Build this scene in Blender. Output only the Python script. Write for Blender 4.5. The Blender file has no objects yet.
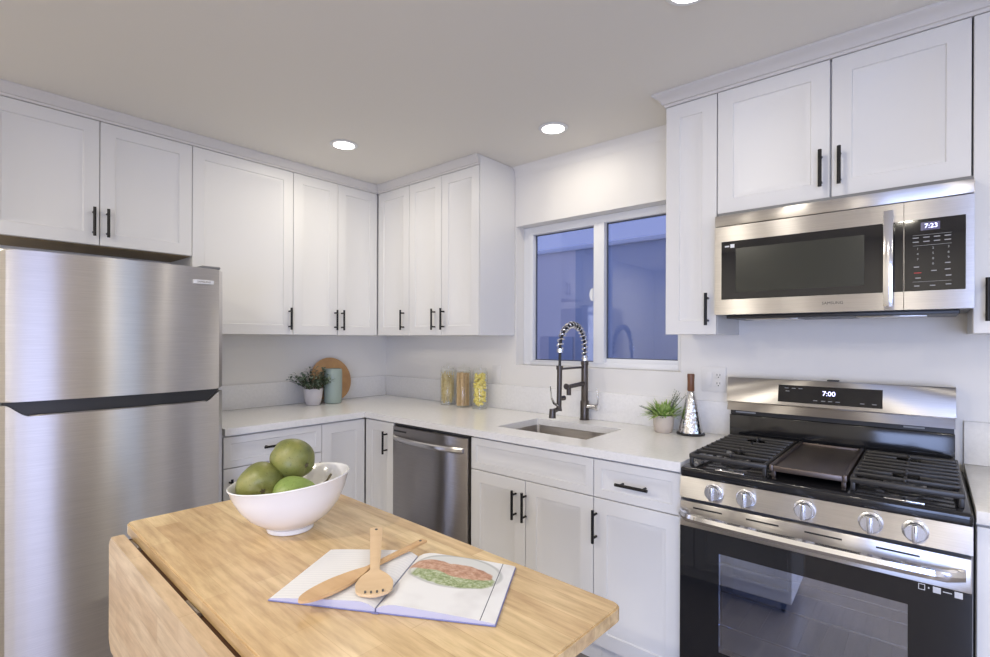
import bpy, bmesh, math, random
from mathutils import Vector, Matrix
random.seed(7)
C = bpy.context.scene.collection
PI = math.pi
sc = bpy.context.scene

# ------------------------------------------------------------------ camera
def set_camera():
    f, cy = 508.05, 339.283
    y, p, r = math.radians(40.6308), math.radians(-0.0309), math.radians(0.1938)
    fw = Vector((-math.sin(y)*math.cos(p), math.cos(y)*math.cos(p), math.sin(p)))
    rt = Vector((math.cos(y), math.sin(y), 0)); up = rt.cross(fw)
    rt2 = rt*math.cos(r) + up*math.sin(r); up2 = up*math.cos(r) - rt*math.sin(r)
    cd = bpy.data.cameras.new('camera'); co = bpy.data.objects.new('camera', cd); C.objects.link(co)
    cd.sensor_width = 36; cd.lens = f/990*36; cd.shift_y = (cy-328.5)/990; cd.clip_start = 0.02
    m = Matrix((rt2, up2, -fw)).transposed().to_4x4(); m.translation = (3.2656, -2.4894, 1.3548)
    co.matrix_world = m
    sc.camera = co
set_camera()

# ------------------------------------------------------------------ world, daylight, exposure
sc.view_settings.view_transform = 'Standard'; sc.view_settings.look = 'None'
sc.view_settings.gamma = 1; sc.view_settings.use_curve_mapping = False
sc.view_settings.exposure = 0.12
w = bpy.data.worlds.new('dusk_sky'); sc.world = w; w.use_nodes = True
w.node_tree.nodes['Background'].inputs[0].default_value = (0.40, 0.48, 0.95, 1)
w.node_tree.nodes['Background'].inputs[1].default_value = 0.75
LAMP_POWER, BACK_FILL = 4.4, 17.5
def area(name, loc, rot, sx, sy, power, col, spread=140):
    l = bpy.data.lights.new(name, 'AREA'); l.shape = 'RECTANGLE'; l.size = sx; l.size_y = sy
    l.energy = power; l.color = col; l.spread = math.radians(spread)
    o = bpy.data.objects.new(name, l); C.objects.link(o); o.location = loc; o.rotation_euler = rot
    return o
# daylight entering by the glass door and the small window of the far right wall; the front one is added fill
area('daylight_door', (5.46, -2.65, 1.10), (0, math.radians(66), 0), 2.0, .80, 9.0, (0.62, 0.68, 1.0), 120)
area('daylight_side', (5.46, -0.80, 1.45), (0, math.radians(80), 0), 1.1, 0.5, 2.5, (0.55, 0.75, 1.0))
area('daylight_fill_front', (4.35, -4.97, .98), (math.radians(66), 0, math.radians(18)), 1.6, 1.8, 52.0, (0.48, 0.61, 1.0), 125)  # soft fill added behind the camera, standing in for front daylight

# ------------------------------------------------------------------ materials
def mat(name, col=(.8,.8,.8), rough=.5, metal=0.0, **k):
    m = bpy.data.materials.new(name); m.use_nodes = True
    b = m.node_tree.nodes['Principled BSDF']
    b.inputs['Base Color'].default_value = (*col, 1); b.inputs['Roughness'].default_value = rough
    b.inputs['Metallic'].default_value = metal
    for a, v in k.items(): b.inputs[a.replace('_', ' ')].default_value = v
    return m
def nd(m, t): return m.node_tree.nodes.new(t)
def lk(m, a, b): m.node_tree.links.new(a, b)
def bsdf(m): return m.node_tree.nodes['Principled BSDF']
def coords(m, scale=(1,1,1), rot=(0,0,0), kind='Object'):
    tc = nd(m, 'ShaderNodeTexCoord'); mp = nd(m, 'ShaderNodeMapping')
    mp.inputs['Scale'].default_value = scale; mp.inputs['Rotation'].default_value = rot
    lk(m, tc.outputs[kind], mp.inputs[0]); return mp.outputs[0]
def ramp(m, src, stops):
    r = nd(m, 'ShaderNodeValToRGB'); e = r.color_ramp.elements
    while len(e) < len(stops): e.new(0.5)
    for i, (p, c) in enumerate(stops): e[i].position = p; e[i].color = (*c, 1)
    lk(m, src, r.inputs[0]); return r.outputs[0]
def noise(m, vec, scale=5, detail=3, rough=.5):
    n = nd(m, 'ShaderNodeTexNoise'); n.inputs['Scale'].default_value = scale
    n.inputs['Detail'].default_value = detail; n.inputs['Roughness'].default_value = rough
    lk(m, vec, n.inputs['Vector']); return n.outputs[0]
def bump(m, src, strength=.1, dist=.002):
    b = nd(m, 'ShaderNodeBump'); b.inputs['Strength'].default_value = strength
    b.inputs['Distance'].default_value = dist
    lk(m, src, b.inputs['Height']); lk(m, b.outputs[0], bsdf(m).inputs['Normal'])
def mixc(m, fac, a, b, mode='MIX'):
    x = nd(m, 'ShaderNodeMix'); x.data_type = 'RGBA'; x.blend_type = mode
    for s, v in ((0, fac), (6, a), (7, b)):
        if hasattr(v, 'is_output'): lk(m, v, x.inputs[s])
        elif isinstance(v, (int, float)): x.inputs[s].default_value = v
        else: x.inputs[s].default_value = (*v, 1)
    return x.outputs[2]

def paint(name, col, rough, bs=.03, sc_=160):
    m = mat(name, col, rough); bump(m, noise(m, coords(m), sc_, 2), bs, .001); return m
M_wall = paint('wall_paint', (.85, .825, .785), .5, .05, 120)
M_ceil = paint('ceiling_paint', (.82, .785, .72), .6, .06, 150)
M_white = paint('cabinet_paint', (.78, .768, .752), .40, .02, 60)
M_inside = mat('cabinet_shadow_gap', (.35, .34, .33), .7)
M_trim_shaded = paint('trim_paint_shaded', (.70, .675, .65), .5)  # cabinet white darkened; the crown's shade is put into the colour
def wood(name, c1, c2, scale=(2, 30, 30), rough=.5, rot=(0,0,0)):
    m = mat(name, c1, rough); v = coords(m, scale, rot)
    lk(m, ramp(m, noise(m, v, 2.2, 6, .6), [(.3, c1), (.7, c2)]), bsdf(m).inputs['Base Color']); return m
M_brownply = wood('brown_underside', (.30, .22, .12), (.38, .28, .16), (20, 2, 20), .6)
def steel(name, col, rough, axis='h', aniso=1.0):
    m = mat(name, col, rough, 1.0)
    v = coords(m, (3, 3, 260) if axis == 'h' else (260, 3, 3))
    n = noise(m, v, 3, 3)
    lk(m, ramp(m, n, [(.35, tuple(c*.93 for c in col)), (.65, tuple(min(1, c*1.05) for c in col))]), bsdf(m).inputs['Base Color'])
    bump(m, n, .06, .0006)
    bsdf(m).inputs['Anisotropic'].default_value = aniso; bsdf(m).inputs['Anisotropic Rotation'].default_value = .25
    tg = nd(m, 'ShaderNodeTangent'); tg.direction_type = 'RADIAL'; tg.axis = 'Z'
    lk(m, tg.outputs[0], bsdf(m).inputs['Tangent'])
    return m
M_steel = steel('brushed_steel', (.62, .598, .588), .30)
M_fridge = steel('fridge_steel', (.66, .635, .62), .30)
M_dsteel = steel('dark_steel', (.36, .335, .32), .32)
M_chrome = mat('polished_metal', (.78, .78, .80), .12, 1.0)
M_grey = mat('fridge_side_grey', (.20, .20, .20), .45)
M_black = mat('matte_black_metal', (.018, .017, .017), .38, .6)
M_blackpl = mat('black_plastic', (.02, .02, .022), .35)
M_bglass = mat('black_glass', (.012, .012, .014), .04, 0, Specular_IOR_Level=.6)
M_enamel = mat('black_enamel', (.012, .012, .014), .12)
M_iron = mat('cast_iron', (.03, .028, .028), .36); bump(M_iron, noise(M_iron, coords(M_iron), 400, 2), .2, .001)
M_griddle = mat('griddle_bronze', (.13, .105, .095), .36, .8)
M_bronze = mat('dark_bronze', (.10, .086, .078), .32, .85)
M_knob = mat('knob_metal', (.72, .72, .74), .24, .9)
M_screen = mat('display_digits', (.5, .55, 1), .5, 0, Emission_Color=(.62, .62, 1, 1), Emission_Strength=3.0)
M_glow = mat('display_panel', (.02, .02, .05), .2, 0, Emission_Color=(.10, .09, .35, 1), Emission_Strength=.25)
M_label = mat('label_print', (.38, .38, .38), .5)
M_redlabel = mat('red_label_print', (.5, .06, .05), .5)
M_paper = mat('sticker_paper', (.82, .82, .82), .5)
M_ink = mat('dark_ink', (.06, .06, .06), .5)
def quartz():
    m = mat('white_quartz', (.84, .825, .80), .22)
    lk(m, ramp(m, noise(m, coords(m), 60, 6, .7), [(.35, (.82, .805, .785)), (.6, (.87, .855, .835))]), bsdf(m).inputs['Base Color']); return m
M_quartz = quartz()
def butcher(name, rot=(0,0,0), tint=(1,1,1), rough=.26):
    m = mat(name, (.7, .5, .3), rough)
    v = coords(m, (1, 1, 1), rot)
    br = nd(m, 'ShaderNodeTexBrick'); br.offset = .37; br.squash = 1
    t = lambda c: tuple(a*b for a, b in zip(c, tint))
    br.inputs['Color1'].default_value = (*t((.76, .55, .33)), 1); br.inputs['Color2'].default_value = (*t((.62, .41, .23)), 1)
    br.inputs['Mortar'].default_value = (*t((.58, .38, .21)), 1); br.inputs['Scale'].default_value = 1
    br.inputs['Mortar Size'].default_value = .0006; br.inputs['Brick Width'].default_value = .34; br.inputs['Row Height'].default_value = .052
    lk(m, v, br.inputs[0])
    mp = nd(m, 'ShaderNodeMapping'); mp.inputs['Scale'].default_value = (3, 26, 26); lk(m, v, mp.inputs[0])
    g = ramp(m, noise(m, mp.outputs[0], 2.5, 6, .62), [(.3, (.74, .68, .60)), (.62, (1.08, 1.06, 1.02))])
    big = ramp(m, noise(m, v, 5, 3), [(.3, (.86, .80, .74)), (.65, (1.1, 1.1, 1.1))])
    c = mixc(m, 1.0, br.outputs[0], g, 'MULTIPLY'); c = mixc(m, 1.0, c, big, 'MULTIPLY')
    lk(m, c, bsdf(m).inputs['Base Color']); return m
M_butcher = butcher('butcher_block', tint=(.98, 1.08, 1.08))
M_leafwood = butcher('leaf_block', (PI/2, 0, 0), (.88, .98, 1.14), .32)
M_utensil = wood('utensil_beech', (.66, .43, .22), (.56, .34, .16), (18, 2, 18), .45)
M_pale = wood('utensil_pale', (.72, .52, .31), (.64, .44, .25), (18, 2, 18), .45)
M_board = wood('board_acacia', (.62, .36, .16), (.42, .22, .09), (3, 3, 22), .45)
M_handlewood = wood('grater_walnut', (.22, .095, .045), (.14, .055, .025), (20, 20, 3), .4)
M_ceramic = mat('white_ceramic', (.84, .82, .81), .12)
M_floor = wood('dark_floor_boards', (.19, .165, .15), (.27, .24, .215), (14, 1.2, 1), .28)
M_vinyl = mat('white_vinyl', (.84, .84, .84), .35)
M_gasket = mat('grey_gasket', (.10, .11, .14), .5)
M_plastic = mat('white_plastic', (.82, .80, .77), .3)
M_slot = mat('socket_slot', (.05, .05, .05), .5)
def glass(name, col, refl=.12, rough=.0, blend=.25, gcol=(.9, .92, 1)):
    m = mat(name); nt = m.node_tree; out = nt.nodes['Material Output']
    g = nd(m, 'ShaderNodeBsdfGlossy'); g.inputs['Roughness'].default_value = rough; g.inputs['Color'].default_value = (*gcol, 1)
    t = nd(m, 'ShaderNodeBsdfTransparent'); t.inputs[0].default_value = (*col, 1)
    f = nd(m, 'ShaderNodeLayerWeight'); f.inputs[0].default_value = blend
    a = nd(m, 'ShaderNodeMath'); a.operation = 'MULTIPLY_ADD'; a.inputs[1].default_value = .6; a.inputs[2].default_value = refl
    lk(m, f.outputs['Fresnel'], a.inputs[0])
    x = nd(m, 'ShaderNodeMixShader'); lk(m, a.outputs[0], x.inputs[0]); lk(m, t.outputs[0], x.inputs[1]); lk(m, g.outputs[0], x.inputs[2])
    lk(m, x.outputs[0], out.inputs[0]); return m
M_pane = glass('window_glass', (.90, .92, .96), .05)
M_jar = glass('jar_glass', (.985, .99, .98), .02, 0, .10, (1, 1, 1))
M_ovenpane = glass('oven_glass', (.74, .79, .90), .34)
def pear_mat(name, base, dark, spots):
    m = mat(name, base, .42)
    v = coords(m)
    c = ramp(m, noise(m, v, 14, 4, .6), [(.3, dark), (.55, base), (.8, spots)])
    s = ramp(m, noise(m, v, 260, 2), [(.62, (1, 1, 1)), (.74, (.62, .55, .38))])
    lk(m, mixc(m, 1, c, s, 'MULTIPLY'), bsdf(m).inputs['Base Color']); return m
M_pear = pear_mat('pear_olive', (.20, .205, .052), (.105, .125, .03), (.30, .27, .085))
M_pear2 = pear_mat('pear_green', (.25, .34, .09), (.17, .25, .055), (.33, .40, .13))
M_stem = mat('stem_brown', (.09, .07, .035), .7)
def leafmat(name, a, b, c):
    m = mat(name, a, .5); lk(m, ramp(m, noise(m, coords(m), 45, 2), [(.35, a), (.52, b), (.7, c)]), bsdf(m).inputs['Base Color']); return m
M_leaf1 = leafmat('dusty_leaf', (.035, .065, .03), (.10, .16, .085), (.38, .43, .35))
M_leaf2 = leafmat('fresh_leaf', (.16, .30, .05), (.34, .48, .12), (.55, .64, .28))
M_sprig = mat('grey_sprig', (.15, .18, .12), .6)
M_soil = mat('soil', (.03, .022, .015), .9)
M_concrete = paint('pot_concrete', (.60, .52, .45), .7, .3, 90)
M_whitepot = paint('pot_white', (.66, .62, .61), .6, .4, 60)
M_sage = mat('sage_ceramic', (.33, .40, .36), .38)
M_ground = mat('outside_ground', (.22, .22, .22), .9)
M_house_a = mat('house_panel_pale', (.86, .80, .80), .8)
M_house_b = mat('house_siding_blue', (.50, .56, .68), .8)
M_fascia = mat('house_fascia', (.85, .88, .95), .7)
M_lens = mat('lamp_lens', (1, 1, 1), .5, 0, Emission_Color=(1, .97, .92, 1), Emission_Strength=7.0)

# ------------------------------------------------------------------ mesh helpers
def nb(): return bmesh.new()
def merge(bm, t, mi=0, M=None):
    if M is not None: bmesh.ops.transform(t, matrix=M, verts=t.verts)
    vm = {}
    for v in t.verts: vm[v] = bm.verts.new(v.co)
    for f in t.faces:
        try:
            nf = bm.faces.new([vm[v] for v in f.verts]); nf.material_index = mi or f.material_index
        except ValueError: pass
    t.free(); return bm
def box(bm, x0, x1, y0, y1, z0, z1, bev=0, mi=0, seg=2, M=None):
    t = bmesh.new(); bmesh.ops.create_cube(t, size=1)
    bmesh.ops.transform(t, matrix=Matrix.Translation(((x0+x1)/2, (y0+y1)/2, (z0+z1)/2)) @ Matrix.Diagonal((abs(x1-x0), abs(y1-y0), abs(z1-z0), 1)), verts=t.verts)
    if bev: bmesh.ops.bevel(t, geom=list(t.edges), offset=bev, segments=seg, affect='EDGES', profile=.5)
    return merge(bm, t, mi, M)
def frame_of(d):
    d = d.normalized(); a = Vector((0,0,1)) if abs(d.z) < .9 else Vector((1,0,0))
    u = d.cross(a).normalized(); return u, d.cross(u).normalized()
def tube(bm, pts, r, seg=10, caps=True, mi=0):
    pts = [Vector(p) for p in pts]; n = len(pts); rs = r if isinstance(r, (list, tuple)) else [r]*n
    rings = []; u = None
    for i in range(n):
        d = (pts[min(i+1, n-1)] - pts[max(i-1, 0)]).normalized()
        if u is None: u, v = frame_of(d)
        else:
            u = (u - d*u.dot(d)).normalized(); v = d.cross(u)
        rings.append([bm.verts.new(pts[i] + (u*math.cos(2*PI*k/seg) + v*math.sin(2*PI*k/seg))*rs[i]) for k in range(seg)])
    for i in range(n-1):
        for k in range(seg):
            f = bm.faces.new((rings[i][k], rings[i][(k+1) % seg], rings[i+1][(k+1) % seg], rings[i+1][k])); f.material_index = mi
    if caps:
        for q in (rings[0][::-1], rings[-1]): bm.faces.new(q).material_index = mi
    return bm
def cyl(bm, p0, p1, r0, r1=None, seg=24, mi=0): return tube(bm, [p0, p1], [r0, r0 if r1 is None else r1], seg, True, mi)
def lathe(bm, prof, seg=40, M=None, cap0=True, cap1=True, warp=None):
    t = bmesh.new(); rings = []
    for r, z in prof:
        ring = []
        for k in range(seg):
            a = 2*PI*k/seg; p = Vector((r*math.cos(a), r*math.sin(a), z))
            ring.append(t.verts.new(warp(p, a) if warp else p))
        rings.append(ring)
    for i in range(len(rings)-1):
        for k in range(seg): t.faces.new((rings[i][k], rings[i][(k+1) % seg], rings[i+1][(k+1) % seg], rings[i+1][k]))
    if cap0: t.faces.new(rings[0][::-1])
    if cap1: t.faces.new(rings[-1])
    return merge(bm, t, 0, M)
def prism(bm, poly, a0, a1, axis='z', mi=0):
    def P(u, v, a): return {'z': (u, v, a), 'x': (a, u, v), 'y': (u, a, v)}[axis]
    A = [bm.verts.new(P(u, v, a0)) for u, v in poly]; B = [bm.verts.new(P(u, v, a1)) for u, v in poly]
    n = len(poly)
    for i in range(n): bm.faces.new((A[i], A[(i+1) % n], B[(i+1) % n], B[i])).material_index = mi
    bm.faces.new(A[::-1]).material_index = mi; bm.faces.new(B).material_index = mi
    return bm
def rrect(x0, x1, y0, y1, r, n=6):
    pts = []
    for cx, cy, a in ((x1-r, y1-r, 0), (x0+r, y1-r, PI/2), (x0+r, y0+r, PI), (x1-r, y0+r, 3*PI/2)):
        for k in range(n+1): pts.append((cx + r*math.cos(a + k*PI/2/n), cy + r*math.sin(a + k*PI/2/n)))
    return pts
def cells(bm, xs, ys, inside, z0, z1):
    vt = {}
    def V(i, j, z):
        if (i, j, z) not in vt: vt[(i, j, z)] = bm.verts.new((xs[i], ys[j], z))
        return vt[(i, j, z)]
    ok = lambda i, j: 0 <= i < len(xs)-1 and 0 <= j < len(ys)-1 and inside((xs[i]+xs[i+1])/2, (ys[j]+ys[j+1])/2)
    for i in range(len(xs)-1):
        for j in range(len(ys)-1):
            if not ok(i, j): continue
            bm.faces.new((V(i,j,z1), V(i+1,j,z1), V(i+1,j+1,z1), V(i,j+1,z1)))
            bm.faces.new((V(i,j,z0), V(i,j+1,z0), V(i+1,j+1,z0), V(i+1,j,z0)))
            for (di, dj, a, b) in ((0,-1,(i,j),(i+1,j)), (1,0,(i+1,j),(i+1,j+1)), (0,1,(i+1,j+1),(i,j+1)), (-1,0,(i,j+1),(i,j))):
                if not ok(i+di, j+dj): bm.faces.new((V(*a,z0), V(*b,z0), V(*b,z1), V(*a,z1)))
    return bm
def sweep(bm, path, prof):
    """profile (out, z) swept along an open 2D path with mitres; out is to the right of travel"""
    n = len(path); rings = []
    for i in range(n):
        p = Vector(path[i]); ns = []
        for a, b in ((i-1, i), (i, i+1)):
            if a >= 0 and b < n:
                d = (Vector(path[b]) - Vector(path[a])).normalized(); ns.append(Vector((d.y, -d.x)))
        m = ns[0] if len(ns) == 1 else (ns[0]+ns[1])/(1+ns[0].dot(ns[1]))
        rings.append([bm.verts.new((p.x+m.x*o, p.y+m.y*o, z)) for o, z in prof])
    k = len(prof)
    for i in range(n-1):
        for j in range(k): bm.faces.new((rings[i][j], rings[i][(j+1) % k], rings[i+1][(j+1) % k], rings[i+1][j]))
    bm.faces.new(rings[0]); bm.faces.new(rings[-1][::-1]); return bm
def obj(name, bm, m, parent=None, loc=None, smooth=35, label=None):
    bmesh.ops.recalc_face_normals(bm, faces=bm.faces)
    me = bpy.data.meshes.new(name); bm.to_mesh(me); bm.free()
    for mm in (m if isinstance(m, (list, tuple)) else [m]): me.materials.append(mm)
    if smooth:
        for p in me.polygons: p.use_smooth = True
        me.set_sharp_from_angle(angle=math.radians(smooth))
    o = bpy.data.objects.new(name, me); C.objects.link(o)
    if parent: o.parent = parent
    if loc: o.location = loc
    if label: o['label'] = label
    return o
def tag(o, label, cat, group=None, kind=None):
    o['label'] = label; o['category'] = cat
    if group: o['group'] = group
    if kind: o['kind'] = kind
    return o
def thing(name, label, cat, loc=(0,0,0), rotz=0, group=None):
    o = bpy.data.objects.new(name, None); C.objects.link(o); o.empty_display_size = .05
    o.location = loc; o.rotation_euler = (0, 0, rotz); return tag(o, label, cat, group)
def struct(name, bm, m, smooth=35):
    o = obj(name, bm, m, None, None, smooth); o['kind'] = 'structure'; return o
def share(name, src, parent, loc, rot=(0,0,0)):
    c = src.copy(); C.objects.link(c); c.name = name; c.parent = parent; c.location = loc; c.rotation_euler = rot; return c
def dup(root, loc, rotz, label=None):
    r = root.copy(); C.objects.link(r); r.location = loc; r.rotation_euler = (0, 0, rotz)
    if label: r['label'] = label
    for ch in list(root.children):
        c = ch.copy(); C.objects.link(c); c.parent = r
        for g in ch.children:
            d = g.copy(); C.objects.link(d); d.parent = c
    return r
def text_bm(s, size, loc, rot, depth=.0004, align='CENTER'):
    cu = bpy.data.curves.new('t', 'FONT'); cu.body = s; cu.size = size; cu.extrude = depth
    cu.align_x = align; cu.align_y = 'CENTER'; cu.resolution_u = 3
    o = bpy.data.objects.new('t', cu); C.objects.link(o)
    dg = bpy.context.evaluated_depsgraph_get(); me = bpy.data.meshes.new_from_object(o.evaluated_get(dg))
    C.objects.unlink(o); bpy.data.objects.remove(o); bpy.data.curves.remove(cu)
    bm = bmesh.new(); bm.from_mesh(me); bpy.data.meshes.remove(me)
    bmesh.ops.transform(bm, matrix=Matrix.Translation(loc) @ rot.to_4x4(), verts=bm.verts); return bm
R_FRONT = Matrix.Rotation(PI/2, 3, 'X')                              # text facing -Y
R_EAST = Matrix.Rotation(PI/2, 3, 'Z') @ Matrix.Rotation(PI/2, 3, 'X')  # text facing +X

# ------------------------------------------------------------------ room shell
ZC = 2.42; XR = 5.4; YF = -4.9
WX0, WX1, WZ0, WZ1 = 1.303, 2.334, 1.194, 2.056                       # window opening
struct('floor', box(nb(), -.12, XR+.12, YF-.12, .12, -.08, 0), M_floor)
struct('ceiling', box(nb(), -.12, XR+.12, YF-.12, .12, ZC, ZC+.08), M_ceil)
struct('wall_left', box(nb(), -.12, 0, YF-.12, .12, 0, ZC), M_wall)
bm = nb()
def wall_cells(bm, us, zs, hole, axis, a0, a1):
    t = bmesh.new(); cells(t, us, zs, lambda u, z: not any(h[0] < u < h[1] and h[2] < z < h[3] for h in hole), a0, a1)
    for v in t.verts:
        u, z, a = v.co
        v.co = (u, a, z) if axis == 'y' else (a, u, z)
    return merge(bm, t)
struct('wall_back', wall_cells(bm, [0, WX0, WX1, XR+.12], [0, WZ0, WZ1, ZC], [(WX0, WX1, WZ0, WZ1)], 'y', 0, .14), M_wall)
struct('wall_right', wall_cells(nb(), [YF, -3.1, -2.2, -1.1, -.5, 0], [0, .08, .85, 2.05, 2.12, ZC], [(-3.1, -2.2, .08, 2.12), (-1.1, -.5, .85, 2.05)], 'x', XR, XR+.12), M_wall)
struct('wall_front', wall_cells(nb(), [0, 3.5, 5.2, XR], [0, .05, 2.05, ZC], [(3.5, 5.2, .05, 2.05)], 'y', YF-.12, YF), M_wall)
# frames of the far openings
def open_frame(name, rect, axis, a0, a1, bars):
    u0, u1, z0, z1 = rect; t = .05; b = nb()
    def bx(ua, ub, za, zb):
        if axis == 'x': box(b, a0, a1, ua, ub, za, zb, .003)
        else: box(b, ua, ub, a0, a1, za, zb, .003)
    bx(u0, u0+t, z0, z1); bx(u1-t, u1, z0, z1); bx(u0+t, u1-t, z0, z0+t); bx(u0+t, u1-t, z1-t, z1)
    for q in bars: bx(q-.035, q+.035, z0+t, z1-t)
    return struct(name, b, M_vinyl)
open_frame('door_1', (-3.1, -2.2, .08, 2.12), 'x', XR+.01, XR+.05, [])
open_frame('window_2', (-1.1, -.5, .85, 2.05), 'x', XR+.01, XR+.05, [])
open_frame('fill_opening', (3.5, 5.2, .05, 2.05), 'y', YF-.05, YF-.01, [4.35])  # unseen opening, placed so the added fill reaches the lower cabinets

# kitchen window: white vinyl slider
win = struct('window_1', cells(nb(), [0, 1], [0, 1], lambda x, y: False, 0, 1), M_vinyl)
bpy.data.objects.remove(win)
def window():
    b = nb(); y0, y1 = .075, .135
    for r in ((WX0+.001, WX0+.052, WZ0+.001, WZ1-.001), (WX1-.045, WX1-.001, WZ0+.001, WZ1-.001), (WX0+.052, WX1-.045, WZ0+.001, WZ0+.030), (WX0+.052, WX1-.045, WZ1-.045, WZ1-.001)):
        box(b, r[0], r[1], y0, y1, r[2], r[3], .002)
    w_ = struct('window_1', b, M_vinyl)
    s = nb()                                                        # sliding sash on the left, stile over the middle
    box(s, 1.355, 1.385, .06, .10, 1.222, 2.014, .002); box(s, 1.812, 1.878, .06, .10, 1.222, 2.014, .002)
    box(s, 1.385, 1.812, .06, .10, 1.222, 1.2255, .001); box(s, 1.385, 1.812, .06, .10, 2.003, 2.014, .001)
    obj('window_sash', s, M_vinyl, w_)
    g = nb()
    for (x0, x1, z0, z1) in ((1.385, 1.812, 1.2255, 2.003), (1.878, 2.289, 1.246, 2.010)):
        for r in ((x0, x0+.005, z0, z1), (x1-.005, x1, z0, z1), (x0, x1, z0, z0+.005), (x0, x1, z1-.005, z1)):
            box(g, r[0], r[1], .094, .104, r[2], r[3])
    obj('window_gasket', g, M_gasket, w_)
    fr = nb(); box(fr, 1.870, 2.293, .088, .118, 1.222, 1.247, .002); obj('window_rail', fr, M_vinyl, w_)
    obj('window_pane', box(nb(), 1.386, 1.811, .098, .102, 1.226, 2.002), M_pane, w_)
    obj('window_pane', box(nb(), 1.879, 2.288, .108, .112, 1.247, 2.009), M_pane, w_)
    l = nb(); prism(l, [(1.812 + .020*math.cos(a)*(-1), 1.608 + .036*math.sin(a)) for a in [k*PI/10 - PI/2 for k in range(11)]], .050, .06, 'y')
    obj('window_latch', l, M_vinyl, w_)
window()

# crown mouldings
CR = [(-.05, 2.364), (.003, 2.364), (.005, 2.374), (.012, 2.376), (.018, 2.388), (.030, 2.400), (.042, 2.406), (.046, 2.410), (.046, ZC-.0005), (-.05, ZC-.0005)]
DU = .3255
struct('trim_1', sweep(nb(), [(DU, -2.32), (DU, -DU), (1.290, -DU)], [(o if o < .02 else .02+(o-.02)*.4, z) for o, z in CR]), M_trim_shaded)
struct('trim_2', sweep(nb(), [(2.386, -.001), (2.386, -DU), (3.98, -DU)], CR), M_trim_shaded)
struct('trim_3', sweep(nb(), [(1.294, -.001), (2.334, -.001)], [(0, 2.358), (.005, 2.385), (.014, 2.404), (.030, ZC-.0005), (0, ZC-.0005)]), M_wall)

# ------------------------------------------------------------------ outside, seen through the window
nh = thing('neighbour_house', 'neighbouring house wall with white gutter seen through the kitchen window at dusk', 'house', (0, 1.9, -.1))
b = nb(); box(b, -2.5, .56, 0, .2, 0, 2.375); obj('wall_panel', b, M_house_a, nh, label='pale mauve wall panel')
b = nb()
for k in range(22): box(b, .56, 4.5, 0 if k % 2 else .0015, .2, .107*k, .107*(k+1))
obj('siding', b, M_house_b, nh, label='blue grey siding')
obj('fascia', box(nb(), -2.5, 4.5, -.04, -.0, 2.345, 2.385, .005), M_fascia, nh)
obj('window_frame', box(nb(), .25, .54, -.02, -.002, 1.0, 1.48, .004), M_house_b, nh)
struct('floor_outside', box(nb(), -4, 8, .15, 6, -.18, -.10), M_ground).name = 'ground'

# ------------------------------------------------------------------ cabinets
def panel_bm(w, h, t=.02, fr=.058):
    rings = [(0, t), (0, .0015), (.0015, 0), (fr, 0), (fr+.003, .0055), (fr+.010, .0062), (fr+.024, .0135)]
    b = nb(); R = []
    for i, y in rings:
        R.append([b.verts.new(p) for p in ((i, y, i), (w-i, y, i), (w-i, y, h-i), (i, y, h-i))])
    for a, c in zip(R, R[1:]):
        for k in range(4): b.faces.new((a[k], a[(k+1) % 4], c[(k+1) % 4], c[k]))
    b.faces.new(R[-1]); b.faces.new(R[0][::-1]); return b
def handle_bm():
    b = nb(); cyl(b, (0, -.032, -.066), (0, -.032, .066), .0062, seg=14)
    for s in (-.046, .046): cyl(b, (0, -.0005, s), (0, -.032, s), .0048, seg=10)
    return b
H0 = None
def add_handle(parent, x, z, horiz=False):
    global H0
    rot = (0, PI/2, 0) if horiz else (0, 0, 0)
    if H0 is None:
        H0 = obj('handle', handle_bm(), M_black, parent, (x, 0, z)); H0.rotation_euler = rot; H0['label'] = 'black bar handle'; return H0
    return share('handle', H0, parent, (x, 0, z), rot)
def cabinet(name, label, cat, group, loc, rotz, w, d, z0, z1, fronts, x_ext=(0, 0), toe=False, base_z=None):
    """local frame: doors lie in y 0...02 facing -Y, x to the right"""
    t = thing(name, label, cat, (loc[0], loc[1], 0 if toe else z0), rotz, group); zo = 0 if toe else z0
    b = nb(); box(b, .0006-x_ext[0], w-.0006+x_ext[1], .0205, d, z0-zo, z1-zo)
    if toe: box(b, .0006-x_ext[0], w-.0006+x_ext[1], .075, d, .0005, z0)
    obj('carcass', b, M_white, t)
    for kind, x0, x1, a, c, h in fronts:
        g = .0016
        fr = .058 if (c-a) > .2 else .034
        o = obj(kind, panel_bm(x1-x0-2*g, c-a, .0195, min(fr, (x1-x0)*.3)), M_white, t, (x0+g, 0, a-zo))
        if h: add_handle(o, h[1]-x0-g, h[2]-a, h[0] == 'h')
    return t
ZB, ZT = 1.377, 2.362
GU, GB = 'white wall cabinets with black bar handles', 'white base cabinets with black bar handles'
UPD = DU-.003
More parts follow.
